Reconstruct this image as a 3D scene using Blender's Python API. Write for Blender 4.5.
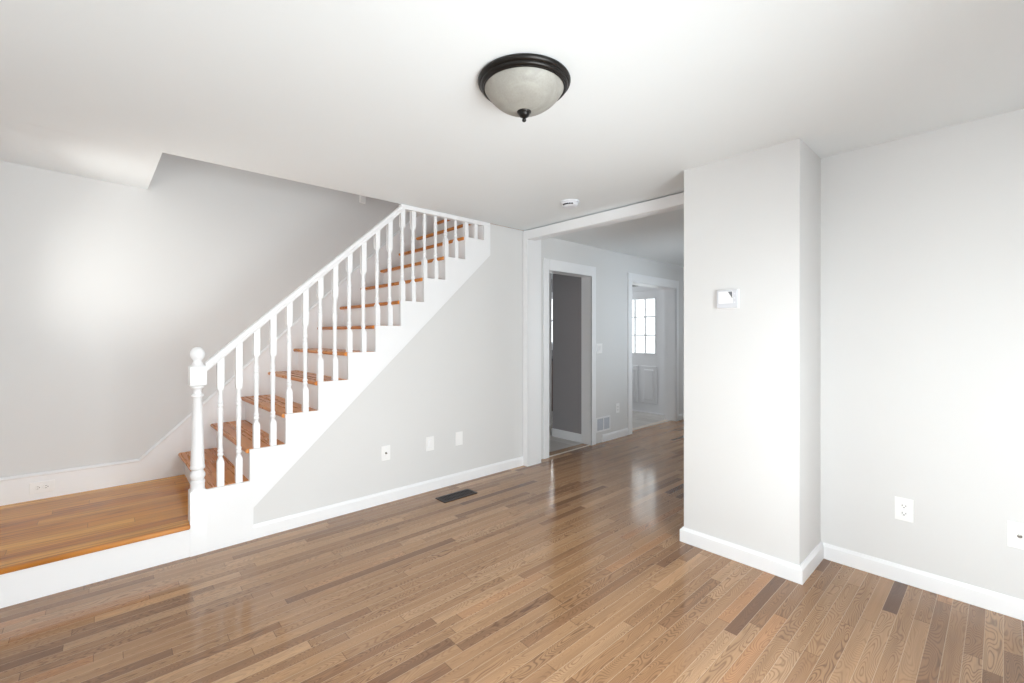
import bpy, bmesh, math, random
from mathutils import Vector, Matrix

S = bpy.context.scene
COL = S.collection
for o in list(bpy.data.objects):
    bpy.data.objects.remove(o, do_unlink=True)

# ------------------------------------------------------------------ camera, world, light, exposure
CAM_H = 1.345
YAW = math.radians(47.62)                     # from +X (along the stair wall) towards +Y
cam = bpy.data.cameras.new('camera')
cam.sensor_width = 36.0
cam.lens = 448.4 / 1024 * 36.0
cam.shift_y = -(341.5 - 334.2) / 1024
cam.clip_start = 0.03
cam_o = bpy.data.objects.new('camera', cam)
COL.objects.link(cam_o)
cam_o.location = (0, 0, CAM_H)
cam_o.rotation_euler = (math.pi / 2, 0, YAW - math.pi / 2)
S.camera = cam_o

S.view_settings.view_transform = 'Standard'
S.view_settings.look = 'None'
S.view_settings.exposure = 0.0
S.view_settings.gamma = 1.0
S.view_settings.use_curve_mapping = False
S.cycles.use_denoising = True
S.cycles.max_bounces = 14
S.cycles.diffuse_bounces = 10
S.cycles.glossy_bounces = 5
S.cycles.transparent_max_bounces = 12
S.cycles.sample_clamp_indirect = 6.0

world = bpy.data.worlds.new('world')
S.world = world
world.use_nodes = True
wn = world.node_tree.nodes
wn['Background'].inputs['Color'].default_value = (0.93, 0.97, 1.0, 1)
wn['Background'].inputs['Strength'].default_value = 2.6


def window_light(name, loc, direction, w, h, power, color=(1, 1, 1), spread=170):
    """daylight entering through a window opening"""
    L = bpy.data.lights.new(name, 'AREA')
    L.shape = 'RECTANGLE'
    L.size, L.size_y = w, h
    L.energy = power
    L.color = color
    L.spread = math.radians(spread)
    o = bpy.data.objects.new(name, L)
    COL.objects.link(o)
    o.location = loc
    o.rotation_euler = Vector(direction).to_track_quat('-Z', 'Y').to_euler()
    return o


# the openings the daylight comes through (room behind the camera, landing, upstairs, kitchen), plus an added fill for the hall
window_light('daylight_room_left', (-0.79, -0.10, 0.95), (1, -0.07, -0.05), 0.9, 1.3, 19, (0.94, 0.975, 1.0), 60)
window_light('daylight_room_back', (0.90, -0.80, 0.92), (0, 1, -0.10), 1.8, 1.5, 106, (0.94, 0.972, 1.0))
window_light('daylight_landing', (-0.79, 3.86, 1.50), (1, 0.04, 0.60), 0.50, 0.8, 7.5, (1.0, 0.96, 0.90), 112)
window_light('daylight_upstairs', (4.85, 3.92, 3.7), (-1, 0, 0), 0.8, 1.1, 5, (0.80, 0.88, 1.0))
window_light('daylight_kitchen', (6.4, 6.03, 1.6), (0, -1, -0.5), 1.0, 0.9, 36, (0.95, 0.97, 1.0))
window_light('added_fill_hall', (5.2, 1.05, 1.4), (0, 1, 0.08), 1.0, 1.2, 9, (0.80, 0.90, 1.0), 95)  # fill lamp added to brighten the hall wall, no known source there


# ------------------------------------------------------------------ materials
def srgb(r, g, b):
    f = lambda c: (c / 255 / 12.92) if c / 255 <= 0.04045 else ((c / 255 + 0.055) / 1.055) ** 2.4
    return (f(r), f(g), f(b), 1)


class Nodes:
    def __init__(s, mat):
        mat.use_nodes = True
        s.t = mat.node_tree
        s.bsdf = s.t.nodes['Principled BSDF']

    def n(s, kind, **kw):
        nd = s.t.nodes.new(kind)
        for k, v in kw.items():
            if k == 'ins':
                for kk, vv in v.items():
                    if hasattr(vv, 'is_linked') or isinstance(vv, bpy.types.NodeSocket):
                        s.t.links.new(vv, nd.inputs[kk])
                    else:
                        nd.inputs[kk].default_value = vv
            else:
                setattr(nd, k, v)
        return nd

    def m(s, op, a, b=None, c=None):
        nd = s.t.nodes.new('ShaderNodeMath')
        nd.operation = op
        for i, v in enumerate((a, b, c)):
            if v is None:
                continue
            if isinstance(v, bpy.types.NodeSocket):
                s.t.links.new(v, nd.inputs[i])
            else:
                nd.inputs[i].default_value = v
        return nd.outputs[0]

    def link(s, a, b):
        s.t.links.new(a, b)

    def mix(s, fac, a, b, mode='MIX'):
        nd = s.t.nodes.new('ShaderNodeMix')
        nd.data_type = 'RGBA'
        nd.blend_type = mode
        for k, v in ((0, fac), (6, a), (7, b)):
            if isinstance(v, bpy.types.NodeSocket):
                s.t.links.new(v, nd.inputs[k])
            else:
                nd.inputs[k].default_value = v
        return nd.outputs[2]

    def ramp(s, fac, stops, interp='LINEAR'):
        nd = s.t.nodes.new('ShaderNodeValToRGB')
        nd.color_ramp.interpolation = interp
        e = nd.color_ramp.elements
        while len(e) < len(stops):
            e.new(0.5)
        for el, (p, c) in zip(e, stops):
            el.position = p
            el.color = c
        s.t.links.new(fac, nd.inputs[0])
        return nd.outputs[0]


def paint(name, color, rough=0.6, tex=0.0, scale=180.0, spec=0.35):
    mat = bpy.data.materials.new(name)
    N = Nodes(mat)
    N.bsdf.inputs['Roughness'].default_value = rough
    N.bsdf.inputs['Specular IOR Level'].default_value = spec
    tc = N.n('ShaderNodeTexCoord')
    nz = N.n('ShaderNodeTexNoise', ins={'Vector': tc.outputs['Object'], 'Scale': 2.3, 'Detail': 3.0})
    c2 = tuple(c * 0.975 for c in color[:3]) + (1,)
    N.link(N.mix(nz.outputs[0], color, c2), N.bsdf.inputs['Base Color'])
    if tex:
        n2 = N.n('ShaderNodeTexNoise', ins={'Vector': tc.outputs['Object'], 'Scale': scale, 'Detail': 2.0})
        bp = N.n('ShaderNodeBump', ins={'Strength': tex, 'Distance': 0.002, 'Height': n2.outputs[0]})
        N.link(bp.outputs[0], N.bsdf.inputs['Normal'])
    return mat


def plain(name, color, rough=0.5, metal=0.0, spec=0.5):
    mat = bpy.data.materials.new(name)
    N = Nodes(mat)
    tc = N.n('ShaderNodeTexCoord')
    nz = N.n('ShaderNodeTexNoise', ins={'Vector': tc.outputs['Object'], 'Scale': 14.0})
    c2 = tuple(c * 0.94 for c in color[:3]) + (1,)
    N.link(N.mix(nz.outputs[0], color, c2), N.bsdf.inputs['Base Color'])
    N.bsdf.inputs['Roughness'].default_value = rough
    N.bsdf.inputs['Metallic'].default_value = metal
    N.bsdf.inputs['Specular IOR Level'].default_value = spec
    return mat


def boards(name, width, length, stops, grain_dark, grain_amt, seam_col, seam_amt, rough, axis='X',
           ring_scale=(1.1, 15.0), ring_n=9.0, sharp=2.2, fine=260.0, seam_w=0.018, rough_var=0.06, spec=0.5, end_amt=0.5):
    """strip flooring: rows of random-length boards, each with its own tone and its own cathedral grain"""
    mat = bpy.data.materials.new(name)
    N = Nodes(mat)
    geo = N.n('ShaderNodeNewGeometry')
    sep = N.n('ShaderNodeSeparateXYZ', ins={0: geo.outputs['Position']})
    x, y = (sep.outputs[0], sep.outputs[1]) if axis == 'X' else (sep.outputs[1], sep.outputs[0])
    v = N.m('DIVIDE', y, width)
    row = N.m('FLOOR', v)
    fv = N.m('FRACT', v)
    wnr = N.n('ShaderNodeTexWhiteNoise', noise_dimensions='1D', ins={'W': row})
    w = N.m('ADD', N.m('DIVIDE', x, length), N.m('MULTIPLY', wnr.outputs['Value'], 997.0))
    vor = N.n('ShaderNodeTexVoronoi', voronoi_dimensions='1D', ins={'W': w, 'Scale': 1.0, 'Randomness': 1.0})
    edge = N.n('ShaderNodeTexVoronoi', voronoi_dimensions='1D', feature='DISTANCE_TO_EDGE',
               ins={'W': w, 'Scale': 1.0, 'Randomness': 1.0})
    cs = N.n('ShaderNodeSeparateColor', ins={0: vor.outputs['Color']})
    r1, r2, r3 = cs.outputs[0], cs.outputs[1], cs.outputs[2]
    rid = N.n('ShaderNodeTexWhiteNoise', noise_dimensions='2D')
    cmb = N.n('ShaderNodeCombineXYZ', ins={0: r1, 1: wnr.outputs['Value'], 2: 0.0})
    N.link(cmb.outputs[0], rid.inputs['Vector'])
    rb = rid.outputs['Value']
    rc = N.n('ShaderNodeSeparateColor', ins={0: rid.outputs['Color']})
    base = N.ramp(rb, stops)
    # slow tonal drift along each board
    gv = N.n('ShaderNodeCombineXYZ', ins={0: N.m('MULTIPLY', x, ring_scale[0]), 1: N.m('MULTIPLY', y, ring_scale[1]),
                                          2: N.m('MULTIPLY', rb, 91.0)})
    nz = N.n('ShaderNodeTexNoise', ins={'Vector': gv.outputs[0], 'Scale': 1.0, 'Detail': 1.2, 'Roughness': 0.4})
    ring = N.m('SINE', N.m('MULTIPLY', nz.outputs[0], N.m('ADD', ring_n * 5.0, N.m('MULTIPLY', rc.outputs[1], ring_n * 5.0))))
    ring = N.m('POWER', N.m('MULTIPLY', N.m('ADD', ring, 1.0), 0.5), sharp)
    fg = N.n('ShaderNodeCombineXYZ', ins={0: N.m('MULTIPLY', x, 9.0), 1: N.m('MULTIPLY', y, fine), 2: N.m('MULTIPLY', rb, 37.0)})
    fn = N.n('ShaderNodeTexNoise', ins={'Vector': fg.outputs[0], 'Scale': 1.0, 'Detail': 3.0})
    sg = N.n('ShaderNodeCombineXYZ', ins={0: N.m('MULTIPLY', x, 1.6), 1: N.m('MULTIPLY', y, 30.0), 2: N.m('MULTIPLY', rb, 53.0)})
    sn = N.n('ShaderNodeTexNoise', ins={'Vector': sg.outputs[0], 'Scale': 1.0, 'Detail': 4.0, 'Roughness': 0.6})
    grain = N.m('MULTIPLY', N.m('ADD', N.m('MULTIPLY', ring, 0.75), N.m('MULTIPLY', fn.outputs[0], 0.5)),
                N.m('ADD', 0.35, N.m('MULTIPLY', rc.outputs[2], 0.65)))
    col = N.mix(N.m('MULTIPLY', grain, grain_amt), base, grain_dark)
    tone = N.ramp(sn.outputs[0], [(0.22, (0.72, 0.71, 0.70, 1)), (0.5, (1.0, 1.0, 1.0, 1)), (0.78, (1.18, 1.17, 1.15, 1))])
    col = N.mix(0.8, col, tone, 'MULTIPLY')
    # seams
    dv = N.m('MINIMUM', fv, N.m('SUBTRACT', 1.0, fv))
    seam = N.m('LESS_THAN', dv, seam_w)
    col = N.mix(N.m('MULTIPLY', seam, seam_amt), col, seam_col)
    end = N.m('LESS_THAN', edge.outputs['Distance'], 0.0016 / length)
    col = N.mix(N.m('MULTIPLY', end, end_amt), col, tuple(c * 0.5 for c in grain_dark[:3]) + (1,))
    N.link(col, N.bsdf.inputs['Base Color'])
    rr = N.m('ADD', rough, N.m('MULTIPLY', N.m('SUBTRACT', sn.outputs[0], 0.5), rough_var * 2))
    N.link(rr, N.bsdf.inputs['Roughness'])
    N.bsdf.inputs['Specular IOR Level'].default_value = spec
    hgt = N.m('SUBTRACT', N.m('MULTIPLY', N.m('MINIMUM', dv, 0.05), 12.0), N.m('MULTIPLY', ring, 0.12))
    bp = N.n('ShaderNodeBump', ins={'Strength': 0.10, 'Distance': 0.001, 'Height': hgt})
    N.link(bp.outputs[0], N.bsdf.inputs['Normal'])
    return mat


M = {}
M['wall'] = paint('wall_paint', srgb(222, 222, 222), 0.7, 0.05)
M['ceil'] = paint('ceiling_paint', srgb(235, 239, 241), 0.85, 0.04)
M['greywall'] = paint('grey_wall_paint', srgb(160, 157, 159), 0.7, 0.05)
M['trim'] = paint('white_trim_paint', srgb(241, 242, 244), 0.38, 0.0, spec=0.4)
M['white'] = plain('white_plastic', srgb(246, 246, 246), 0.35)
M['ivory'] = plain('cool_white_plastic', srgb(232, 234, 240), 0.4)
M['slot'] = plain('dark_slot', srgb(45, 44, 44), 0.6)
M['bronze'] = plain('dark_bronze', srgb(34, 31, 29), 0.33, 0.55)
M['register'] = plain('dark_brown_metal', srgb(50, 42, 42), 0.4, 0.4)
M['steel'] = plain('brushed_steel', srgb(120, 116, 110), 0.3, 0.9)
M['louver'] = plain('grey_louver', srgb(196, 200, 208), 0.45)
M['cabinet'] = plain('brown_cabinet', srgb(92, 60, 46), 0.45)
M['counter'] = plain('dark_counter', srgb(38, 38, 42), 0.25)
M['threshold'] = plain('pale_threshold', srgb(222, 208, 194), 0.5)
M['floor'] = boards('oak_strip_floor', 0.0572, 0.78,
                    [(0.0, srgb(112, 80, 60)), (0.035, srgb(142, 106, 77)), (0.25, srgb(167, 129, 95)),
                     (0.7, srgb(181, 142, 105)), (0.93, srgb(195, 157, 120)), (1.0, srgb(186, 136, 95))],
                    srgb(92, 62, 44), 0.74, srgb(216, 190, 160), 0.55, 0.13, ring_scale=(2.6, 14.0), ring_n=30.0, sharp=3.0)
M['landing'] = boards('amber_landing_boards', 0.083, 1.8,
                      [(0.0, srgb(196, 124, 48)), (0.4, srgb(222, 154, 64)), (0.8, srgb(238, 176, 84)), (1.0, srgb(214, 146, 62))],
                      srgb(128, 72, 28), 0.62, srgb(130, 76, 34), 0.5, 0.24, ring_scale=(0.7, 12.0), ring_n=6.0, seam_w=0.01)
M['tread'] = boards('amber_tread_boards', 0.11, 2.5,
                    [(0.0, srgb(190, 114, 48)), (0.5, srgb(206, 129, 56)), (1.0, srgb(216, 143, 68))],
                    srgb(150, 88, 42), 0.25, srgb(150, 92, 50), 0.4, 0.28, axis='Y', ring_scale=(0.8, 12.0), ring_n=5.0, fine=70.0, seam_w=0.008, spec=0.3)
M['tile'] = boards('grey_plank_tile', 0.20, 1.2,
                   [(0.0, srgb(176, 170, 164)), (0.5, srgb(196, 191, 186)), (1.0, srgb(206, 202, 198))],
                   srgb(150, 142, 134), 0.4, srgb(150, 146, 140), 0.5, 0.35, axis='Y', seam_w=0.012)


def glass_mat():
    mat = bpy.data.materials.new('clear_glass')
    mat.use_nodes = True
    t = mat.node_tree
    t.nodes.remove(t.nodes['Principled BSDF'])
    tr = t.nodes.new('ShaderNodeBsdfTransparent')
    tr.inputs[0].default_value = (0.97, 0.985, 0.98, 1)
    gl = t.nodes.new('ShaderNodeBsdfGlossy')
    gl.inputs['Roughness'].default_value = 0.02
    fr = t.nodes.new('ShaderNodeFresnel')
    fr.inputs[0].default_value = 1.3
    mx = t.nodes.new('ShaderNodeMixShader')
    t.links.new(fr.outputs[0], mx.inputs[0])
    t.links.new(tr.outputs[0], mx.inputs[1])
    t.links.new(gl.outputs[0], mx.inputs[2])
    t.links.new(mx.outputs[0], t.nodes['Material Output'].inputs[0])
    return mat


M['glass'] = glass_mat()


def alabaster():
    mat = bpy.data.materials.new('alabaster_glass')
    N = Nodes(mat)
    tc = N.n('ShaderNodeTexCoord')
    n1 = N.n('ShaderNodeTexNoise', ins={'Vector': tc.outputs['Object'], 'Scale': 9.0, 'Detail': 5.0, 'Distortion': 1.4})
    n2 = N.n('ShaderNodeTexNoise', ins={'Vector': tc.outputs['Object'], 'Scale': 150.0, 'Detail': 2.0})
    f = N.m('ADD', N.m('MULTIPLY', n1.outputs[0], 0.8), N.m('MULTIPLY', n2.outputs[0], 0.25))
    N.link(N.ramp(f, [(0.3, srgb(142, 140, 134)), (0.75, srgb(170, 168, 161))]), N.bsdf.inputs['Base Color'])
    N.bsdf.inputs['Roughness'].default_value = 0.5
    N.bsdf.inputs['Subsurface Weight'].default_value = 0.0
    return mat


M['alabaster'] = alabaster()


# ------------------------------------------------------------------ mesh helpers
def box(bm, x0, x1, y0, y1, z0, z1, bev=0.0, seg=2):
    vs = [bm.verts.new((x, y, z)) for z in (z0, z1) for x, y in ((x0, y0), (x1, y0), (x1, y1), (x0, y1))]
    fs = [(3, 2, 1, 0), (4, 5, 6, 7), (0, 1, 5, 4), (1, 2, 6, 5), (2, 3, 7, 6), (3, 0, 4, 7)]
    faces = [bm.faces.new([vs[i] for i in f]) for f in fs]
    if bev:
        es = list({e for f in faces for e in f.edges})
        bmesh.ops.bevel(bm, geom=es, offset=bev, segments=seg, affect='EDGES', profile=0.5)
    return bm


def prism(bm, pts, a, b, axis='Y', bev=0.0):
    """pts: outline in the plane across `axis`; extruded from a to b"""
    def P(p, t):
        return {'Y': (p[0], t, p[1]), 'X': (t, p[0], p[1]), 'Z': (p[0], p[1], t)}[axis]
    A = [bm.verts.new(P(p, a)) for p in pts]
    B = [bm.verts.new(P(p, b)) for p in pts]
    n = len(pts)
    fs = [bm.faces.new(A), bm.faces.new(B[::-1])]
    for i in range(n):
        fs.append(bm.faces.new((A[i], B[i], B[(i + 1) % n], A[(i + 1) % n])))
    if bev:
        es = list({e for f in fs for e in f.edges})
        bmesh.ops.bevel(bm, geom=es, offset=bev, segments=2, affect='EDGES')
    return bm


def lathe(bm, prof, c=(0, 0, 0), seg=48, axis='Z'):
    rings = []
    for r, z in prof:
        if r < 1e-5:
            p = {'Z': (0, 0, z), 'X': (z, 0, 0), 'Y': (0, z, 0)}[axis]
            rings.append([bm.verts.new([p[k] + c[k] for k in range(3)])])
        else:
            R = []
            for i in range(seg):
                a = 2 * math.pi * i / seg
                u, v = r * math.cos(a), r * math.sin(a)
                p = {'Z': (u, v, z), 'X': (z, u, v), 'Y': (u, z, v)}[axis]
                R.append(bm.verts.new([p[k] + c[k] for k in range(3)]))
            rings.append(R)
    for A, B in zip(rings, rings[1:]):
        if len(A) == 1 and len(B) == 1:
            continue
        for i in range(seg):
            j = (i + 1) % seg
            if len(A) == 1:
                bm.faces.new((A[0], B[j], B[i]))
            elif len(B) == 1:
                bm.faces.new((A[i], A[j], B[0]))
            else:
                bm.faces.new((A[i], A[j], B[j], B[i]))
    for R, z in ((rings[0], 0), (rings[-1], 1)):
        if len(R) > 1:
            bm.faces.new(R if z else R[::-1])
    return bm


def turned(bm, prof, c, seg=32):
    """stacked profile (half width, z, squareness 0/1): turned post with square blocks"""
    rings = []
    for w, z, q in prof:
        R = []
        for i in range(seg):
            a = 2 * math.pi * i / seg
            r = w
            if q:
                r = w / max(abs(math.cos(a)), abs(math.sin(a)))
            R.append(bm.verts.new((c[0] + r * math.cos(a), c[1] + r * math.sin(a), c[2] + z)))
        rings.append(R)
    for A, B in zip(rings, rings[1:]):
        for i in range(seg):
            j = (i + 1) % seg
            bm.faces.new((A[i], A[j], B[j], B[i]))
    bm.faces.new(rings[0][::-1])
    bm.faces.new(rings[-1])
    return bm


def world_loc(o):
    p = Vector((0, 0, 0))
    while o is not None:
        p += o.location
        o = o.parent
    return p


def obj(name, bm, mat, parent=None, origin=None, smooth=None, bevel=None):
    """links one mesh; the geometry is given in world space and moved to its origin"""
    bmesh.ops.recalc_face_normals(bm, faces=bm.faces)
    base = world_loc(parent) if parent else Vector((0, 0, 0))
    org = Vector(origin) if origin else (base if parent else Vector((0, 0, 0)))
    bmesh.ops.translate(bm, verts=bm.verts, vec=-org)
    me = bpy.data.meshes.new(name)
    bm.to_mesh(me)
    bm.free()
    for m in (mat if isinstance(mat, (list, tuple)) else [mat]):
        me.materials.append(m)
    o = bpy.data.objects.new(name, me)
    COL.objects.link(o)
    if parent:
        o.parent = parent
        o.location = org - base
    else:
        o.location = org
    if smooth is not None:
        for p in me.polygons:
            p.use_smooth = True
        me.set_sharp_from_angle(angle=math.radians(smooth))
    if bevel:
        md = o.modifiers.new('bevel', 'BEVEL')
        md.width = bevel
        md.segments = 2
        md.limit_method = 'ANGLE'
        md.angle_limit = math.radians(40)
    return o


def nb():
    return bmesh.new()


def tag(o, label, cat, group=None, kind=None):
    o['label'] = label
    o['category'] = cat
    if group:
        o['group'] = group
    if kind:
        o['kind'] = kind
    return o


def struct(name, bm, mat, label, cat, **kw):
    return tag(obj(name, bm, mat, **kw), label, cat, kind='structure')


def thing(name, loc, label, cat, group=None, kind=None):
    o = bpy.data.objects.new(name, None)
    COL.objects.link(o)
    o.location = loc
    o.empty_display_size = 0.05
    return tag(o, label, cat, group, kind)


def boxes(*bs, bev=0.0):
    bm = nb()
    for b in bs:
        box(bm, *b, bev=bev)
    return bm


# ------------------------------------------------------------------ dimensions
H = 2.409            # ceiling
H2 = 2.648           # upper floor
XL, YB = -0.64, -0.65
XR = 3.205           # right wall
YS = 3.315           # front face of stringer / landing fascia
YW = 3.327           # painted wall under the stair
YF = 4.50            # wall on the far side of the stair
XH = 0.258           # start of the stairwell hole
XU = 2.88            # upper floor edge
RISE, RUN, T1, R1 = 0.2055, 0.2172, 0.3875, 0.49
tz = lambda k: T1 + RISE * (k - 1)
rx = lambda k: R1 + RUN * (k - 1)


def hy(x):           # face of the hall wall (very slightly out of square)
    return 3.345 + 0.022 * (x - 3.55)


def shear(bm):
    for v in bm.verts:
        v.co.y += 0.022 * (v.co.x - 3.55)
    return bm


# ------------------------------------------------------------------ room shell
struct('floor', boxes((XL - 0.1, 6.95, YB - 0.1, 3.49, -0.12, 0.0)), M['floor'],
       'brown oak strip floor of mixed tan and dark boards', 'floor')

# kitchen tile beyond the hall wall
struct('floor_kitchen', boxes((3.4, 7.0, 3.49, 6.0, -0.12, 0.0)), M['tile'],
       'pale grey plank tile floor beyond the hall doorways', 'floor')

# ceiling, with the stairwell hole cut out of its far strip
bm = nb()
prism(bm, [(XL - 0.1, YB - 0.1), (6.85, YB - 0.1), (6.85, 3.5), (3.4, 3.5), (3.4, YS + 0.004), (XL - 0.1, YS + 0.004)], H, H2, 'Z')
struct('ceiling', bm, M['ceil'], 'smooth white ceiling of the room and hall', 'ceiling')
bm = nb()
z0, zl, zr = H, 2.509, 2.475
vs = [(XL - 0.1, YS + .004, z0), (XH, YS + .004, z0), (XH, YF + .05, zr + .003), (XL - 0.1, YF + .05, zl + .003)]
lo = [bm.verts.new(v) for v in vs]
hi = [bm.verts.new((v[0], v[1], H2)) for v in vs]
bm.faces.new(lo)
bm.faces.new(hi)
for i in range(4):
    bm.faces.new((lo[i], lo[(i + 1) % 4], hi[(i + 1) % 4], hi[i]))
struct('ceiling_landing', bm, M['ceil'], 'white ceiling over the landing, rising slightly to the far wall', 'ceiling')
struct('floor_upstairs', boxes((XU + 0.03, 4.9, YS + .02, YF, H + .02, H2)), M['tread'],
       'wooden upper floor at the head of the stairs', 'floor')

# walls
def wall_x(bm, x0, x1, y0, y1, z0, z1, holes):
    """wall across X with rectangular holes (y0,y1,z0,z1), sorted in y"""
    y = y0
    for a, b, c, d in holes:
        box(bm, x0, x1, y, a, z0, z1)
        if c > z0:
            box(bm, x0, x1, a, b, z0, c)
        if d < z1:
            box(bm, x0, x1, a, b, d, z1)
        y = b
    box(bm, x0, x1, y, y1, z0, z1)
    return bm


def wall_y(bm, y0, y1, x0, x1, z0, z1, holes):
    x = x0
    for a, b, c, d in holes:
        box(bm, x, a, y0, y1, z0, z1)
        if c > z0:
            box(bm, a, b, y0, y1, z0, c)
        if d < z1:
            box(bm, a, b, y0, y1, d, z1)
        x = b
    box(bm, x, x1, y0, y1, z0, z1)
    return bm


struct('wall_left', wall_x(nb(), XL - 0.12, XL, YB - 0.1, YF + 0.1, 0, 2.75,
                           [(-0.55, 0.35, 0.30, 1.98), (3.62, 4.22, 1.12, 1.98)]), M['wall'],
       'pale grey painted wall with windows left of the camera', 'wall')
struct('wall_back', wall_y(nb(), YB - 0.12, YB, XL, XR + 0.1, 0, H + 0.1, [(0.0, 1.8, 0.14, 1.98)]), M['wall'],
       'pale grey painted wall with a window behind the camera', 'wall')
struct('wall_right', boxes((XR, XR + 0.1, YB - 0.1, 0.80, 0, H)), M['wall'],
       'bright pale grey wall at the right of the room', 'wall')
struct('wall_pier', boxes((2.79, XR + 0.18, 0.745, 1.40, 0, H)), M['wall'],
       'pale grey boxed-out wall pier carrying the thermostat', 'wall')
bm = nb()
prism(bm, [(0.70, 0), (3.4, 0), (3.4, H), (2.70, H), (2.70, 2.1), (0.70, 0.24)], YW, YW + 0.09, 'Y')
struct('wall_stair', bm, M['wall'], 'pale grey wall filling the space under the stairs', 'wall')
bm = nb()
box(bm, XL - 0.1, 4.9, YF, YF + 0.1, 0, 4.6)
struct('wall_far', bm, M['wall'], 'grey painted wall running up beside the stairs', 'wall')
# upstairs shaft
struct('wall_upstairs', boxes((XH - 0.1, 4.9, YS - 0.1, YS - 0.002, H2, 4.6), (XH - 0.1, XH - 0.002, YS - 0.1, YF, H2, 4.6)), M['wall'],
       'pale grey walls enclosing the stairwell above the ceiling', 'wall')
struct('wall_upstairs_end', wall_x(nb(), 4.75, 4.87, YS - 0.1, YF + 0.1, H2, 4.6, [(3.5, 4.34, 3.1, 4.25)]), M['wall'],
       'pale wall with a window at the end of the upper landing', 'wall')
struct('ceiling_upstairs', boxes((XH - 0.1, 4.9, YS - 0.1, YF + 0.1, 4.6, 4.7)), M['ceil'],
       'white ceiling high above the stairs', 'ceiling')

# hall
struct('wall_hall', shear(wall_y(nb(), 3.351, 3.495, 3.385, 6.95, 0, H,
                                 [(3.577, 4.381, 0, 2.061), (5.257, 6.556, 0, 2.066)])), M['wall'],
       'pale grey hall wall with two cased doorways', 'wall')
struct('wall_hall_end', boxes((6.76, 6.86, 1.1, 3.40, 0, H)), M['wall'], 'grey wall at the far end of the hall', 'wall')
struct('wall_hall_right', wall_y(nb(), 1.10, 1.22, XR + 0.18, 6.76, 0, H, [(4.7, 5.7, 0.8, 2.0)]), M['wall'],
       'pale wall on the hidden side of the hall', 'wall')
# kitchen / back entry
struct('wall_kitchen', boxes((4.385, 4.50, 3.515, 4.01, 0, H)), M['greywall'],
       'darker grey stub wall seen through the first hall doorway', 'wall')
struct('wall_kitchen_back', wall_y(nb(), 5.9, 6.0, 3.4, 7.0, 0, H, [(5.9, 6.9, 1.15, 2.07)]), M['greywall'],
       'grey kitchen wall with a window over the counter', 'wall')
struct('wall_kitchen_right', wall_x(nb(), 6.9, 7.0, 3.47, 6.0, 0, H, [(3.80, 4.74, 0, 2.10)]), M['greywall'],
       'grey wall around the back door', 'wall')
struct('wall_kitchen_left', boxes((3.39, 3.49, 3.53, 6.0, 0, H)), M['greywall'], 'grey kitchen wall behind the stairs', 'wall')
struct('ceiling_kitchen', boxes((3.4, 7.0, 3.5, 6.0, H, H + 0.1)), M['ceil'], 'white ceiling of the kitchen', 'ceiling')


# ------------------------------------------------------------------ windows that give the daylight
def window(name, plane, side, a0, a1, z0, z1, label, outer, axis, grid=(1, 2)):
    """plane: room face of the wall; outer: outside face; axis 'X' = wall across X"""
    root = thing(name, ((plane, (a0 + a1) / 2, z0) if axis == 'X' else ((a0 + a1) / 2, plane, z0)), label, 'window', kind='structure')
    s = side      # +1: room lies on the + side of the wall

    def bx(bm, d0, d1, p0, p1, q0, q1):
        d0, d1 = sorted((d0, d1))
        if axis == 'X':
            box(bm, d0, d1, p0, p1, q0, q1)
        else:
            box(bm, p0, p1, d0, d1, q0, q1)
    bm = nb()
    c = 0.085
    f = plane + s * 0.018
    bx(bm, plane, f, a0 - c, a0, z0, z1 + c)
    bx(bm, plane, f, a1, a1 + c, z0, z1 + c)
    bx(bm, plane, f, a0, a1, z1, z1 + c)
    bx(bm, plane, plane + s * 0.05, a0 - c - .02, a1 + c + .02, z0 - 0.03, z0)
    bx(bm, plane, f, a0 - c, a1 + c, z0 - 0.11, z0 - 0.03)
    obj('casing', bm, M['trim'], root)
    mid = (plane + outer) / 2
    bm = nb()
    t = 0.04
    n, m = grid
    for d0, d1, p0, p1, q0, q1 in ((-.02, .02, a0, a0 + t, z0, z1), (-.02, .02, a1 - t, a1, z0, z1),
                                   (-.02, .02, a0 + t, a1 - t, z0, z0 + t), (-.02, .02, a0 + t, a1 - t, z1 - t, z1)):
        bx(bm, mid + d0, mid + d1, p0, p1, q0, q1)
    for k in range(1, n):
        p = a0 + (a1 - a0) * k / n
        bx(bm, mid - .02, mid + .02, p - t / 2, p + t / 2, z0 + t, z1 - t)
    for k in range(1, m):
        q = z0 + (z1 - z0) * k / m
        bx(bm, mid - .019, mid + .019, a0 + t, a1 - t, q - t / 2, q + t / 2)
    fr = obj('sash', bm, M['trim'], root)
    bm = nb()
    bx(bm, mid - .003, mid + .003, a0 + .02, a1 - .02, z0 + .02, z1 - .02)
    obj('pane', bm, M['glass'], fr)
    return root


window('window_1', XL, 1, -0.55, 0.35, 0.30, 1.98, 'white sash window left of the camera', XL - 0.12, 'X', (1, 2))
window('window_2', YB, 1, 0.0, 1.8, 0.14, 1.98, 'wide white glazed window behind the camera', YB - 0.12, 'Y', (2, 1))
window('window_3', XL, 1, 3.62, 4.22, 1.12, 1.98, 'small white window at the end of the landing', XL - 0.12, 'X', (1, 2))
window('window_4', 5.9, -1, 5.9, 6.9, 1.15, 2.07, 'white kitchen window over the dark counter', 6.0, 'Y', (1, 2))
window('added_hall_window', 1.22, 1, 4.7, 5.7, 0.8, 2.0, 'white window added on the unseen side of the hall to light it', 1.10, 'Y', (1, 2))  # unseen window, added to go with the hall fill lamp
window('window_5', 4.75, -1, 3.5, 4.34, 3.1, 4.25, 'white window at the end of the upper landing', 4.87, 'X', (1, 2))


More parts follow.
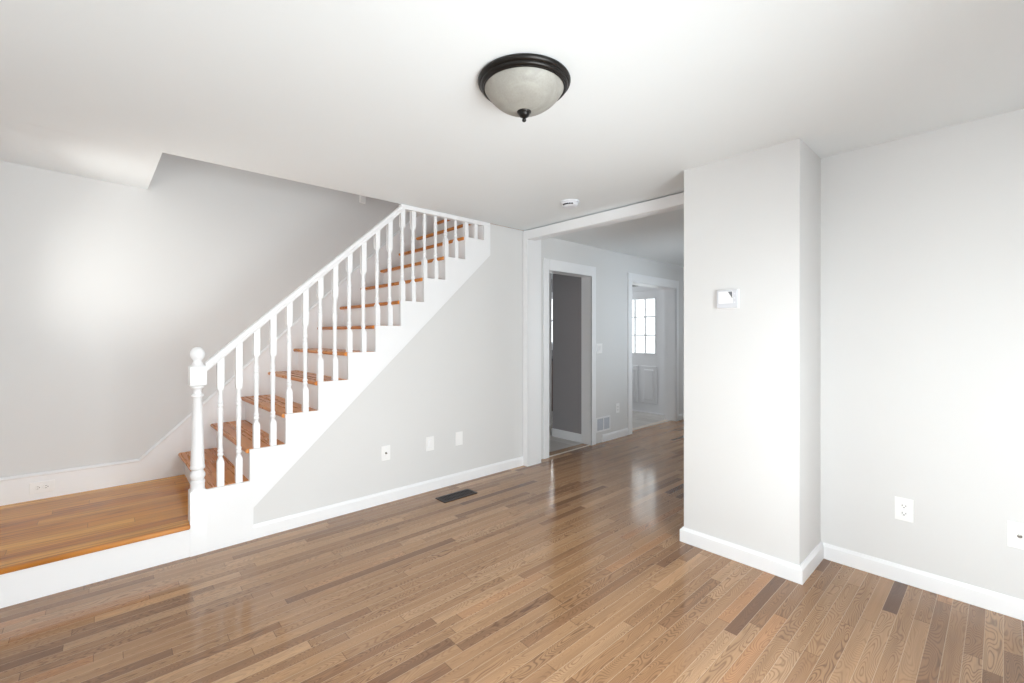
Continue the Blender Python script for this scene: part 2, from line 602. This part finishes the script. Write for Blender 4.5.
# ------------------------------------------------------------------ trim and baseboards
def base_x(bm, y, sgn, x0, x1, h=0.092, t=0.013):
    """baseboard on a wall facing +/-Y"""
    prism(bm, [(y, 0), (y + sgn * t, 0), (y + sgn * t, h - .018), (y + sgn * t * .55, h - .006), (y + sgn * t * .4, h), (y, h)], x0, x1, 'X')


def base_y(bm, x, sgn, y0, y1, h=0.092, t=0.013):
    prism(bm, [(x, 0), (x + sgn * t, 0), (x + sgn * t, h - .018), (x + sgn * t * .55, h - .006), (x + sgn * t * .4, h), (x, h)], y0, y1, 'Y')


bm = nb(); base_x(bm, YW, -1, 0.722, 3.195)
struct('baseboard_stair', bm, M['trim'], 'low white baseboard under the stair wall', 'baseboard')
bm = nb(); base_y(bm, XR, -1, YB + .013, 0.732)
struct('baseboard_right', bm, M['trim'], 'low white baseboard along the right wall', 'baseboard')
bm = nb()
path = [(XR, 0.745, 0, -1), (2.79, 0.745, -1, -1), (2.79, 1.40, -1, 1), (3.36, 1.40, 0, 1)]      # x, y, outward mitre
sec = [(0, 0), (.019, 0), (.019, .076), (.010, .087), (.007, .092), (0, .092)]
rings = [[bm.verts.new((x + u * p, y + v * p, z)) for p, z in sec] for x, y, u, v in path]
for A, B in zip(rings, rings[1:]):
    for i in range(6):
        bm.faces.new((A[i], A[(i + 1) % 6], B[(i + 1) % 6], B[i]))
bm.faces.new(rings[0]); bm.faces.new(rings[-1][::-1])
struct('baseboard_pier', bm, M['trim'], 'white baseboard wrapped around the wall pier', 'baseboard')
bm = nb(); base_y(bm, XL, 1, YB + .013, 3.29); base_x(bm, YB, 1, XL, XR)
struct('baseboard_back', bm, M['trim'], 'white baseboard behind the camera', 'baseboard')
bm = nb(); base_x(bm, 3.351, -1, 4.60, 5.19); base_x(bm, 3.351, -1, 6.63, 6.74)
struct('baseboard_hall', shear(bm), M['trim'], 'white baseboard between the hall doorways', 'baseboard')
bm = nb(); base_y(bm, 6.76, -1, 1.23, 3.40, 0.10)
struct('baseboard_hall_end', bm, M['trim'], 'white baseboard at the hall end', 'baseboard')
bm = nb(); base_y(bm, 4.385, -1, 3.52, 4.023, 0.105); base_x(bm, 4.01, 1, 4.372, 4.50, 0.105)
struct('baseboard_kitchen', bm, M['trim'], 'white baseboard on the darker grey wall', 'baseboard')

# wide cased opening between room and hall
bm = nb()
box(bm, 3.180, 3.205, 3.257, 3.319, 0, H - 0.011, bev=0.003)             # left casing
box(bm, 3.180, 3.205, 1.33, 3.257, 2.309, H - 0.011, bev=0.003)          # head casing
box(bm, 3.199, 3.385, 3.257, 3.327, 0, H)                                # left jamb
box(bm, 3.199, 3.285, 1.40, 3.257, 2.307, H - .03); box(bm, 3.262, 3.285, 1.40, 3.257, H - .03, H)                             # head jamb
box(bm, 3.199, 3.385, 1.40, 1.44, 0, 2.307)                              # right jamb, behind the pier
struct('trim_1', bm, M['trim'], 'white casing of the wide opening into the hall', 'trim')


def door_casing(name, x0, x1, ztop, w0, w1, hw, depth, label):
    bm = nb()
    yf = 3.345 - 0.012
    box(bm, x0 - w0, x0, yf, 3.351, 0, ztop + hw, bev=0.003)
    box(bm, x1, x1 + w1, yf, 3.351, 0, ztop + hw, bev=0.003)
    box(bm, x0, x1, yf, 3.351, ztop, ztop + hw, bev=0.003)
    j = 0.016
    y1 = 3.345 + depth
    box(bm, x0 - j, x0, 3.340, y1, 0, ztop + j)
    box(bm, x1, x1 + j, 3.340, y1, 0, ztop + j)
    box(bm, x0, x1, 3.340, y1, ztop, ztop + j)
    return struct(name, shear(bm), M['trim'], label, 'trim')


door_casing('trim_2', 3.593, 4.365, 2.045, 0.088, 0.085, 0.12, 0.15, 'white casing of the nearer hall doorway')
door_casing('trim_3', 5.273, 6.54, 2.05, 0.095, 0.075, 0.12, 0.19, 'white casing of the farther hall doorway')
bm = nb()
box(bm, 3.594, 4.364, 3.345, 3.37, 0.0, 0.004); box(bm, 5.274, 6.539, 3.46, 3.51, 0.0, 0.005)
struct('trim_4', shear(bm), M['threshold'], 'pale wood thresholds in the hall doorways', 'trim')

# ------------------------------------------------------------------ back door with nine panes
door = thing('door_1', (6.92, 3.83, 0), 'white back door with a nine pane window and two raised panels', 'door', kind='structure')
DX0, DX1 = 6.905, 6.945
bm = nb()
dy0, dy1, dz1 = 3.83, 4.71, 2.085
gy0, gy1, gz0, gz1 = 3.965, 4.565, 1.01, 1.96
box(bm, DX0, DX1, dy0, gy0, 0.012, dz1)
box(bm, DX0, DX1, gy1, dy1, 0.012, dz1)
box(bm, DX0, DX1, gy0, gy1, gz1, dz1)
box(bm, DX0, DX1, gy0, gy1, 0.012, gz0)
obj('door_leaf', bm, M['trim'], door)
for y0, y1 in ((3.94, 4.235), (4.305, 4.60)):
    bm = nb()
    box(bm, DX0 - .012, DX0 + .002, y0, y1, 0.16, 0.80, bev=.006)
    box(bm, DX0 - .022, DX0, y0 + .06, y1 - .06, 0.22, 0.74, bev=.010)
    obj('panel', bm, M['trim'], door)
bm = nb()
for k in range(4):
    y = gy0 + (gy1 - gy0) * k / 3
    box(bm, DX0 - .004, DX1, y - .011, y + .011, gz0, gz1)
for k in range(4):
    z = gz0 + (gz1 - gz0) * k / 3
    box(bm, DX0 - .0035, DX1 - .001, gy0, gy1, z - .011, z + .011)
obj('muntin', bm, M['trim'], door)
obj('pane', boxes((6.922, 6.928, gy0, gy1, gz0, gz1)), M['glass'], door)
bm = nb(); lathe(bm, [(0, -.07), (.02, -.068), (.028, -.05), (.02, -.03), (.010, -.026), (.010, -.006), (.03, -.005), (.03, 0)], (DX0, 4.64, 0.95), 20, 'X')
obj('door_knob', bm, M['steel'], door, smooth=40)
bm = nb()
for z in (0.25, 1.05, 1.85):
    box(bm, DX0 - .006, DX0 + .01, 3.812, 3.836, z - .05, z + .05)
obj('hinge', bm, M['trim'], door)
bm = nb()
box(bm, 6.885, 6.90, 3.735, 3.815, 0, 2.18); box(bm, 6.885, 6.90, 4.725, 4.805, 0, 2.18); box(bm, 6.885, 6.90, 3.815, 4.725, 2.095, 2.18)
box(bm, 6.90, 6.96, 3.80, 3.828, 0, 2.10); box(bm, 6.90, 6.96, 4.712, 4.74, 0, 2.10); box(bm, 6.90, 6.96, 3.828, 4.712, 2.087, 2.10); box(bm, 6.88, 6.96, 3.815, 4.725, 0, .014)
struct('trim_5', bm, M['trim'], 'white frame around the back door', 'trim')

# kitchen base cabinet, a sliver of which shows past the grey stub wall
cab = thing('base_cabinet', (6.3, 5.6, 0), 'brown base cabinet with dark worktop below the kitchen window', 'cabinet')
obj('body', boxes((5.55, 6.85, 5.32, 5.88, 0.0, 0.88)), M['cabinet'], cab)
for x0, x1 in ((5.57, 5.98), (6.0, 6.41), (6.43, 6.83)):
    d = obj('door', boxes((x0, x1, 5.30, 5.32, 0.12, 0.86), bev=.004), M['cabinet'], cab)
    obj('handle', boxes((x1 - .05, x1 - .035, 5.27, 5.298, 0.66, 0.80), bev=.003), M['steel'], d)
obj('worktop', boxes((5.53, 6.87, 5.28, 5.89, 0.88, 0.92), bev=.004), M['counter'], cab)


# ------------------------------------------------------------------ the staircase
st = thing('staircase', (0.5, 3.9, 0), 'straight wooden staircase with amber treads and white turned balustrade, rising from a low landing', 'staircase')
LZ = 0.198
# landing
bm = nb()
n = 6
lo = [(XL, YS - 0.018, LZ - .030), (XL, YF, LZ - .03), (0.50, YF, LZ - .03), (0.50, YS + .03, LZ - .03), (0.39, YS + .03, LZ - .03), (0.39, YS - .018, LZ - .03)]
A = [bm.verts.new(v) for v in lo]
B = [bm.verts.new((v[0], v[1], LZ + 0.008 * (v[1] - YS) / (YF - YS))) for v in lo]
bm.faces.new(A); bm.faces.new(B)
for i in range(6):
    bm.faces.new((A[i], A[(i + 1) % 6], B[(i + 1) % 6], B[i]))
obj('landing_deck', bm, M['landing'], st, bevel=0.009)
bm = nb(); box(bm, XL, 0.40, YS, YS + 0.02, 0, LZ - .029)
obj('landing_fascia', bm, M['trim'], st)

# treads
bm = nb()
def tread_mesh(k):
    bm = nb()
    x0, x1 = rx(k) - 0.026, rx(k + 1) + 0.005
    z1 = tz(k)
    y0, y1 = YS + 0.019, YF - 0.012
    r = 0.013
    pts = [(x1, z1 - .028), (x0 + r, z1 - .028)]
    for i in range(1, 8):
        a = -math.pi / 2 - math.pi * i / 8
        pts.append((x0 + r + r * math.cos(a), z1 - .014 + .014 * math.sin(a)))
    pts += [(x0 + r, z1), (x1, z1)]
    prism(bm, pts, y0, y1, 'Y')
    for v in bm.verts:                      # nosings run very slightly out of square
        if v.co.x < x0 + .06:
            v.co.x += 0.007 - 0.022 * (v.co.y - YS) / (YF - YS)
    return bm


first = obj('tread', tread_mesh(1), M['tread'], st, origin=(rx(1), YS, tz(1)), smooth=50)
for k in range(2, 12):
    c = first.copy()
    COL.objects.link(c)
    c.parent = st
    c.location = first.location + Vector((RUN * (k - 1), 0, RISE * (k - 1)))
bm = nb(); box(bm, XU - .026, XU + .2, YS + .02, YF - .012, H2 - .028, H2 + .001)
obj('tread', bm, M['tread'], st, bevel=.01)
# risers
def riser_mesh(k, z0):
    return boxes((rx(k), rx(k) + 0.018, YS + .019, YF - .012, z0, tz(k) - .028))
obj('riser', riser_mesh(1, LZ), M['trim'], st)
fr = obj('riser', riser_mesh(2, tz(1)), M['trim'], st, origin=(rx(2), YS, tz(1)))
for k in range(3, 12):
    c = fr.copy()
    COL.objects.link(c)
    c.parent = st
    c.location = fr.location + Vector((RUN * (k - 2), 0, RISE * (k - 2)))
obj('riser', boxes((XU, XU + .018, YS + .019, YF - .012, tz(11), H2 - .028)), M['trim'], st)

# cut stringer on the room side
pts = [(0.472, 0.0), (0.727, 0.0), (0.729, 0.208), (2.74, 2.101), (2.74, H - .004), (rx(11) + .004, H - .004)]
for k in range(10, 0, -1):
    pts.append((rx(k + 1), tz(k) - .002))
    if k > 1:
        pts.append((rx(k), tz(k) - .002))
        if k > 1:
            pass
pts.append((0.472, tz(1) - .002))
bm = nb(); prism(bm, pts, YS - 0.004, YS + .02, 'Y')
obj('stringer', bm, M['trim'], st)
# skirt board against the far wall, running into the landing's tall baseboard
sk = lambda x: 0.378 + 0.953 * (x - 0.205)
bm = nb()
prism(bm, [(XL, LZ - .01), (0.50, LZ - .01), (2.88, 2.30), (4.7, H2 - .02), (4.7, 2.80), (2.72, 2.80), (2.70, sk(2.70)), (0.205, sk(.205)), (XL, 0.385)],
      YF - 0.016, YF - .001, 'Y')
skirt = obj('skirt_board', bm, M['trim'], st)
bm = nb()
for (xa, za), (xb, zb) in (((XL, .385), (.205, sk(.205))), ((.205, sk(.205)), (2.70, sk(2.70))), ((2.70, 2.80), (4.7, 2.80))):
    d = Vector((xb - xa, 0, zb - za)).normalized()
    nrm = Vector((-d.z, 0, d.x))
    sec = [(-.001, -.018), (-.020, -.016), (-.024, -.008), (-.018, -.001), (-.010, .006), (-.001, .006)]
    R = []
    for X, Z in ((xa, za), (xb, zb)):
        R.append([bm.verts.new(Vector((X, YF + q, Z)) + nrm * p) for q, p in sec])
    for i in range(len(sec)):
        j = (i + 1) % len(sec)
        bm.faces.new((R[0][i], R[0][j], R[1][j], R[1][i]))
    bm.faces.new(R[0]); bm.faces.new(R[1][::-1])
obj('cap_moulding', bm, M['trim'], skirt)

# newel post
bm = nb()
h = 0.0425
prof = [(h, 0.0, 1), (h, .382, 1), (h - .004, .390, 1), (.045, .398, 0), (.0455, .412, 0), (.044, .420, 0), (.046, .428, 0), (.047, .436, 0), (.0455, .444, 0),
        (.040, .448, 0), (.0415, .456, 0), (.0475, .468, 0), (.0485, .478, 0), (.045, .490, 0), (.037, .502, 0), (.036, .510, 0), (.044, .515, 0), (.047, .523, 0),
        (.0465, .533, 0), (.043, .540, 0), (.043, .545, 0), (.043, .56, 0), (.039, .68, 0), (.034, .82, 0), (.0285, .955, 0), (.030, .958, 0), (.0375, .962, 0), (.0385, .968, 0), (.036, .974, 0),
        (.027, .979, 0), (.025, .990, 0), (.0265, 1.004, 0), (.032, 1.010, 0), (.040, 1.014, 0), (.041, 1.020, 0), (.038, 1.026, 0), (.041, 1.032, 1), (h, 1.038, 1), (h, 1.143, 1), (h - .005, 1.149, 1)]
prof += [(.036, 1.158, 0), (.030, 1.170, 0), (.026, 1.180, 0)]
cz, r = 1.222, .0455
for i in range(15):
    a = -math.pi / 2 + math.pi * (i + 4) / 19
    prof.append((r * math.cos(a), cz + r * math.sin(a), 0))
prof.append((.001, cz + r, 0))
prof = [(w if q else w * .84, z, q) for w, z, q in prof]
turned(bm, prof, (0.4315, 3.352, 0), 48)
obj('newel_post', bm, M['trim'], st, origin=(0.4315, 3.352, 0), smooth=38)

# handrail: sloped, cut plumb where it meets the ceiling edge
bm = nb()
yr = 3.343
xa, xb = 0.468, 1.856
zt = lambda x: 1.176 + 0.9215 * (x - 0.474)
sec = [(-.020, -.062), (.020, -.062), (.024, -.056), (.024, -.040), (.030, -.033), (.030, -.016), (.024, -.005), (.012, 0.0), (-.012, 0.0), (-.024, -.005), (-.030, -.016), (-.030, -.033), (-.024, -.040), (-.024, -.056)]
R = [[bm.verts.new((X, yr + p, zt(X) + q)) for p, q in sec] for X in (xa, xb)]
for i in range(len(sec)):
    j = (i + 1) % len(sec)
    bm.faces.new((R[0][i], R[0][j], R[1][j], R[1][i]))
bm.faces.new(R[0]); bm.faces.new(R[1][::-1])
obj('handrail', bm, M['trim'], st, smooth=45)
# rail under the ceiling edge that takes the upper balusters
bm = nb(); box(bm, 1.80, 2.738, YS - .007, YS + .05, H - .036, H - .001, bev=.003)
obj('top_rail', bm, M['trim'], st)

# balusters, two to a tread
BQ = 0.0185
def baluster_profile(top):
    P = [(BQ, 0, 1), (BQ, .150, 1), (BQ - .002, .160, 1), (.0165, .168, 0), (.0125, .176, 0), (.0115, .184, 0), (.0155, .190, 0), (.0172, .197, 0), (.0155, .204, 0), (.0125, .209, 0),
         (.0155, .214, 0), (.0165, .220, 0), (.0150, .227, 0), (.0118, .233, 0), (.0120, .25, 0), (.0130, .32, 0), (.0148, .42, 0), (.0160, .478, 0), (.0150, .488, 0),
         (.0125, .494, 0), (.0155, .500, 0), (.0165, .506, 0), (.0150, .513, 0), (.0130, .518, 0), (.0155, .524, 0), (.0165, .531, 0), (.0150, .538, 0), (.0128, .546, 0),
         (.0120, .570, 0), (.0125, .588, 0), (.0150, .600, 0), (BQ - .002, .610, 1), (BQ, .620, 1)]
    out = []
    for w, z, q in P:
        if z < top - .002:
            out.append((w, z, q))
    out.append((out[-1][0], top, out[-1][2]))
    return out


BX = [.55, .651, .753, .853, .955, 1.062, 1.165, 1.272, 1.38, 1.491, 1.604, 1.712, 1.825, 1.925, 2.036, 2.146, 2.252, 2.36, 2.474, 2.581]
for i, x in enumerate(BX):
    z = tz(i // 2 + 1) - .001
    rb = zt(x) - .050                        # a little inside the handrail
    top = min(rb, H - .03) - z
    bm = nb()
    turned(bm, baluster_profile(top), (x, 3.345, z), 24)
    if rb < H - .03:                         # head cut to the rake of the rail
        for v in bm.verts:
            if abs(v.co.z - (z + top)) < 1e-5:
                v.co.z += 0.9215 * (v.co.x - x)
    obj('baluster', bm, M['trim'], st, origin=(x, 3.345, z), smooth=38)

# ------------------------------------------------------------------ ceiling light
LX, LY = 1.308, 1.358
lt = thing('ceiling_light', (LX, LY, H), 'round flush ceiling light with dark bronze rim and frosted bowl', 'light')
bm = nb()
lathe(bm, [(.150, H), (.187, H), (.192, H - .003), (.1945, H - .009), (.193, H - .015), (.188, H - .021), (.183, H - .023), (.183, H - .026), (.181, H - .031),
           (.176, H - .035), (.173, H - .036), (.172, H - .039), (.168, H - .040), (.165, H - .037), (.155, H - .02)], (LX, LY, 0), 72)
obj('rim', bm, M['bronze'], lt, smooth=35)
bm = nb()
prof = []
R0, D, Z0 = .167, .096, H - .036
RS = (R0 * R0 + D * D) / (2 * D)
amax = math.asin(R0 / RS)
for i in range(17):
    a = amax * (1 - i / 16)
    prof.append((RS * math.sin(a) if i < 16 else 0.0, Z0 - RS * (math.cos(a) - math.cos(amax))))
lathe(bm, prof, (LX, LY, 0), 72)
obj('glass_bowl', bm, M['alabaster'], lt, smooth=60)
bm = nb()
zb = Z0 - D
lathe(bm, [(.004, zb + .012), (.028, zb + .008), (.030, zb + .002), (.028, zb - .003), (.024, zb - .006), (.023, zb - .010), (.017, zb - .018), (.010, zb - .022), (.0065, zb - .025),
           (.0065, zb - .027), (.008, zb - .029), (.009, zb - .033), (.007, zb - .038), (0, zb - .040)], (LX, LY, 0), 32)
obj('finial', bm, M['bronze'], lt, smooth=35)

# smoke detector
SX, SY = 2.772, 2.345
sd = thing('smoke_detector', (SX, SY, H), 'small round white smoke detector on the ceiling before the hall opening', 'detector')
bm = nb(); lathe(bm, [(.0, H), (.074, H), (.075, H - .004), (.074, H - .012), (.068, H - .014), (.0, H - .014)], (SX, SY, 0), 40)
obj('base_plate', bm, M['ivory'], sd, smooth=35)
bm = nb(); lathe(bm, [(.0, H - .013), (.064, H - .013), (.064, H - .026), (.060, H - .034), (.048, H - .042), (.040, H - .044), (0, H - .045)], (SX, SY, 0), 40)
obj('body', bm, M['ivory'], sd, smooth=35)
bm = nb()
for i in range(5):
    a = math.radians(200 + (i - 2) * 17)
    ca, sa = math.cos(a), math.sin(a)
    u = Vector((ca, sa, 0)); v = Vector((-sa, ca, 0)); c = Vector((SX, SY, H - .030)) + u * .0625
    vs = []
    for s1 in (-.0025, .0025):
        for s2, s3 in ((-.008, -.005), (.008, -.005), (.008, .005), (-.008, .005)):
            vs.append(bm.verts.new(c + u * s1 + v * s2 + Vector((0, 0, s3))))
    for f in ((0, 1, 2, 3), (7, 6, 5, 4), (0, 4, 5, 1), (1, 5, 6, 2), (2, 6, 7, 3), (3, 7, 4, 0)):
        bm.faces.new([vs[i] for i in f])
obj('vent_slot', bm, M['slot'], sd)

# thermostat on the pier
M['case'] = plain('pale_grey_plastic', srgb(216, 218, 224), 0.4)
th = thing('thermostat', (2.79, 1.12, 1.497), 'white rectangular thermostat with a pale screen on the wall pier', 'thermostat')
obj('back_plate', boxes((2.784, 2.791, 1.055, 1.184, 1.499, 1.614), bev=.002), M['white'], th)
obj('body', boxes((2.767, 2.785, 1.058, 1.181, 1.502, 1.611), bev=.005), M['case'], th)
M['screen'] = plain('pale_screen', srgb(250, 250, 252), 0.12)
M['screengrey'] = plain('screen_reflection_grey', srgb(120, 121, 124), 0.2)
sc_ = obj('screen', boxes((2.7655, 2.768, 1.085, 1.168, 1.530, 1.601), bev=.001), M['screen'], th)
bm = nb(); prism(bm, [(1.112, 1.599), (1.088, 1.599), (1.087, 1.558)], 2.7648, 2.7658, 'X')  # grey triangle: a reflection in the screen, modelled as a coloured piece
obj('screen_reflection', bm, M['screengrey'], sc_)
bm = nb()
for y, z in ((1.075, 1.585), (1.075, 1.56), (1.075, 1.535)):
    lathe(bm, [(0, -.0015), (.004, -.001), (.0045, .001), (0, .001)], (2.7668, y, z), 14, 'X')
obj('button', bm, M['ivory'], th)


# ------------------------------------------------------------------ wall plates
def duplex(loc, face, label, w=.078, h=.122, name='wall_outlet', horizontal=False, cat='outlet'):
    """face: unit vector out of the wall; loc: centre on the wall face"""
    f = Vector(face)
    up = Vector((0, 0, 1))
    side = up.cross(f)
    if horizontal:
        side, up = up, -side
    root = thing(name, loc, label, cat)
    C = Vector(loc)

    def slab(bm, u0, u1, v0, v1, d0, d1, bev=0):
        b = nb()
        box(b, u0, u1, v0, v1, d0, d1, bev=bev)
        for vv in b.verts:
            vv.co = C + side * vv.co.x + up * vv.co.y + f * vv.co.z
        me = bpy.data.meshes.new('t'); b.to_mesh(me); b.free(); bm.from_mesh(me); bpy.data.meshes.remove(me)
    bm = nb(); slab(bm, -w / 2, w / 2, -h / 2, h / 2, 0, .006, .002)
    obj('face_plate', bm, M['white'], root)
    return root, slab


def make_outlet(*a, **k):
    root, slab = duplex(*a, **k)
    for s in (-1, 1):
        bm = nb(); slab(bm, -.0165, .0165, s * .020 - .0145, s * .020 + .0145, .005, .0085, .003)
        r = obj('receptacle', bm, M['white'], root)
        bm = nb()
        slab(bm, -.0085, -.0062, s * .020 - .003, s * .020 + .006, .008, .0089)
        slab(bm, .0062, .0085, s * .020 - .003, s * .020 + .005, .008, .0089)
        slab(bm, -.0025, .0025, s * .020 - .0105, s * .020 - .006, .008, .0089)
        obj('slot', bm, M['slot'], r)
    bm = nb(); slab(bm, -.0028, .0028, -.0028, .0028, .0055, .0075, .001)
    obj('screw', bm, M['ivory'], root)
    return root


def make_coax(*a, **k):
    root, slab = duplex(*a, **k)
    for s in (-1, 1):
        bm = nb(); slab(bm, -.003, .003, s * .042 - .003, s * .042 + .003, .0055, .0072, .001)
        obj('screw', bm, M['ivory'], root)
    C = Vector(a[0]); f = Vector(a[1])
    ax = 'X' if abs(f.x) > .5 else 'Y'
    s = f.x if ax == 'X' else f.y
    bm = nb(); lathe(bm, [(.0, 0.004 * s), (.0085, .004 * s), (.0085, .009 * s), (.0052, .0095 * s), (.0052, .019 * s), (.003, .0192 * s), (.003, .012 * s), (0, .012 * s)], C, 16, ax)
    obj('coax_jack', bm, M['steel'], root, smooth=35)
    return root


def make_rocker(*a, gangs=1, **k):
    root, slab = duplex(*a, **k)
    for g in range(gangs):
        u = (g - (gangs - 1) / 2) * .046
        bm = nb(); slab(bm, u - .017, u + .017, -.034, .034, .005, .0075, .001)
        fr = obj('rocker_frame', bm, M['ivory'], root)
        bm = nb(); slab(bm, u - .0145, u + .0145, -.031, .031, .0065, .0105, .0015)
        obj('rocker', bm, M['white'], fr)
    return root


make_outlet((XR, 0.362, 0.397), (-1, 0, 0), 'white duplex outlet on the right wall near the pier')
make_coax((XR, -0.052, 0.391), (-1, 0, 0), 'white cable plate with a metal jack at the right edge of the photo', name='cable_plate', cat='wall plate')
make_coax((1.669, YW, 0.396), (0, -1, 0), 'white cable plate with a centre jack, leftmost of three on the stair wall', name='cable_plate', cat='wall plate', w=.076, h=.116)
make_rocker((2.079, YW, 0.404), (0, -1, 0), 'white rocker style plate, middle of three on the stair wall', name='rocker_plate', cat='wall plate', w=.078, h=.12)
bl, slab = duplex((2.384, YW, 0.400), (0, -1, 0), 'plain white blank plate, rightmost of three on the stair wall', name='blank_plate', cat='wall plate', w=.078, h=.12)
for s in (-1, 1):
    bm = nb(); slab(bm, -.003, .003, s * .042 - .003, s * .042 + .003, .0055, .0072, .001)
    obj('screw', bm, M['ivory'], bl)
make_outlet((-0.310, YF - .016, 0.288), (0, -1, 0), 'white sideways duplex outlet set in the tall landing baseboard', horizontal=True)
make_rocker((4.535, hy(4.535) + .006, 1.168), (0, -1, 0), 'white double light switch on the hall wall', name='light_switch', cat='switch', w=.118, h=.12, gangs=2)
make_outlet((4.94, hy(4.94) + .006, 0.385), (0, -1, 0), 'white outlet on the hall wall above the baseboard')

# wall register in the hall
wr = thing('wall_register', (4.61, hy(4.61) + .006, 0.14), 'white wall register with two grey louvred panels beside the doorway', 'register')
yw = hy(4.61) + .006
bm = nb()
x0, x1, z0, z1 = 4.462, 4.765, 0.135, 0.315
for b in ((x0, x0 + .03, z0, z1), (x1 - .02, x1, z0, z1), (x0 + .03, x1 - .02, z1 - .018, z1), (x0 + .03, x1 - .02, z0, z0 + .018), (4.615, 4.632, z0 + .018, z1 - .018)):
    box(bm, b[0], b[1], yw - .008, yw, b[2], b[3])
obj('frame', bm, M['trim'], wr)
obj('backing', boxes((x0 + .02, x1 - .01, yw - .003, yw - .001, z0 + .01, z1 - .01)), M['louver'], wr)
bm = nb()
for xs in ((x0 + .03, 4.615), (4.632, x1 - .02)):
    for k in range(9):
        z = z0 + .024 + k * (z1 - z0 - .046) / 8
        prism(bm, [(yw - .007, z - .004), (yw - .006, z - .005), (yw - .002, z + .004), (yw - .003, z + .005)], xs[0], xs[1], 'X')
obj('louver', bm, M['louver'], wr)
# floor register
fx0, fx1, fy0, fy1 = 2.010, 2.340, 2.998, 3.132
rg = thing('floor_register', ((fx0 + fx1) / 2, (fy0 + fy1) / 2, 0), 'dark brown slotted metal floor register near the stair wall', 'register')
bm = nb()
t = .02
for b in ((fx0, fx1, fy0, fy0 + t), (fx0, fx1, fy1 - t, fy1), (fx0, fx0 + t, fy0 + t, fy1 - t), (fx1 - t, fx1, fy0 + t, fy1 - t)):
    prism(bm, [(b[0], b[2]), (b[1], b[2]), (b[1], b[3]), (b[0], b[3])], 0.0, .006, 'Z')
obj('frame', bm, M['register'], rg)
obj('backing', boxes((fx0 + t, fx1 - t, fy0 + t, fy1 - t, 0.0005, .0015)), M['slot'], rg)
bm = nb()
for k in range(15):
    x = fx0 + t + (fx1 - fx0 - 2 * t) * (k + .5) / 15
    box(bm, x - .005, x + .005, fy0 + t, fy1 - t, .001, .005)
box(bm, fx0 + t, fx1 - t, (fy0 + fy1) / 2 - .004, (fy0 + fy1) / 2 + .004, .001, .0055)
obj('louver', bm, M['register'], rg)

# small white fixture high on the stairwell wall
bm = nb(); box(bm, 1.96, 2.022, YF - .035, YF - .001, 2.705, 2.80, bev=.008)
tag(obj('wall_sensor', bm, M['white'], origin=(1.99, YF, 2.75)), 'small white fixture high on the stairwell wall at the ceiling edge', 'sensor')
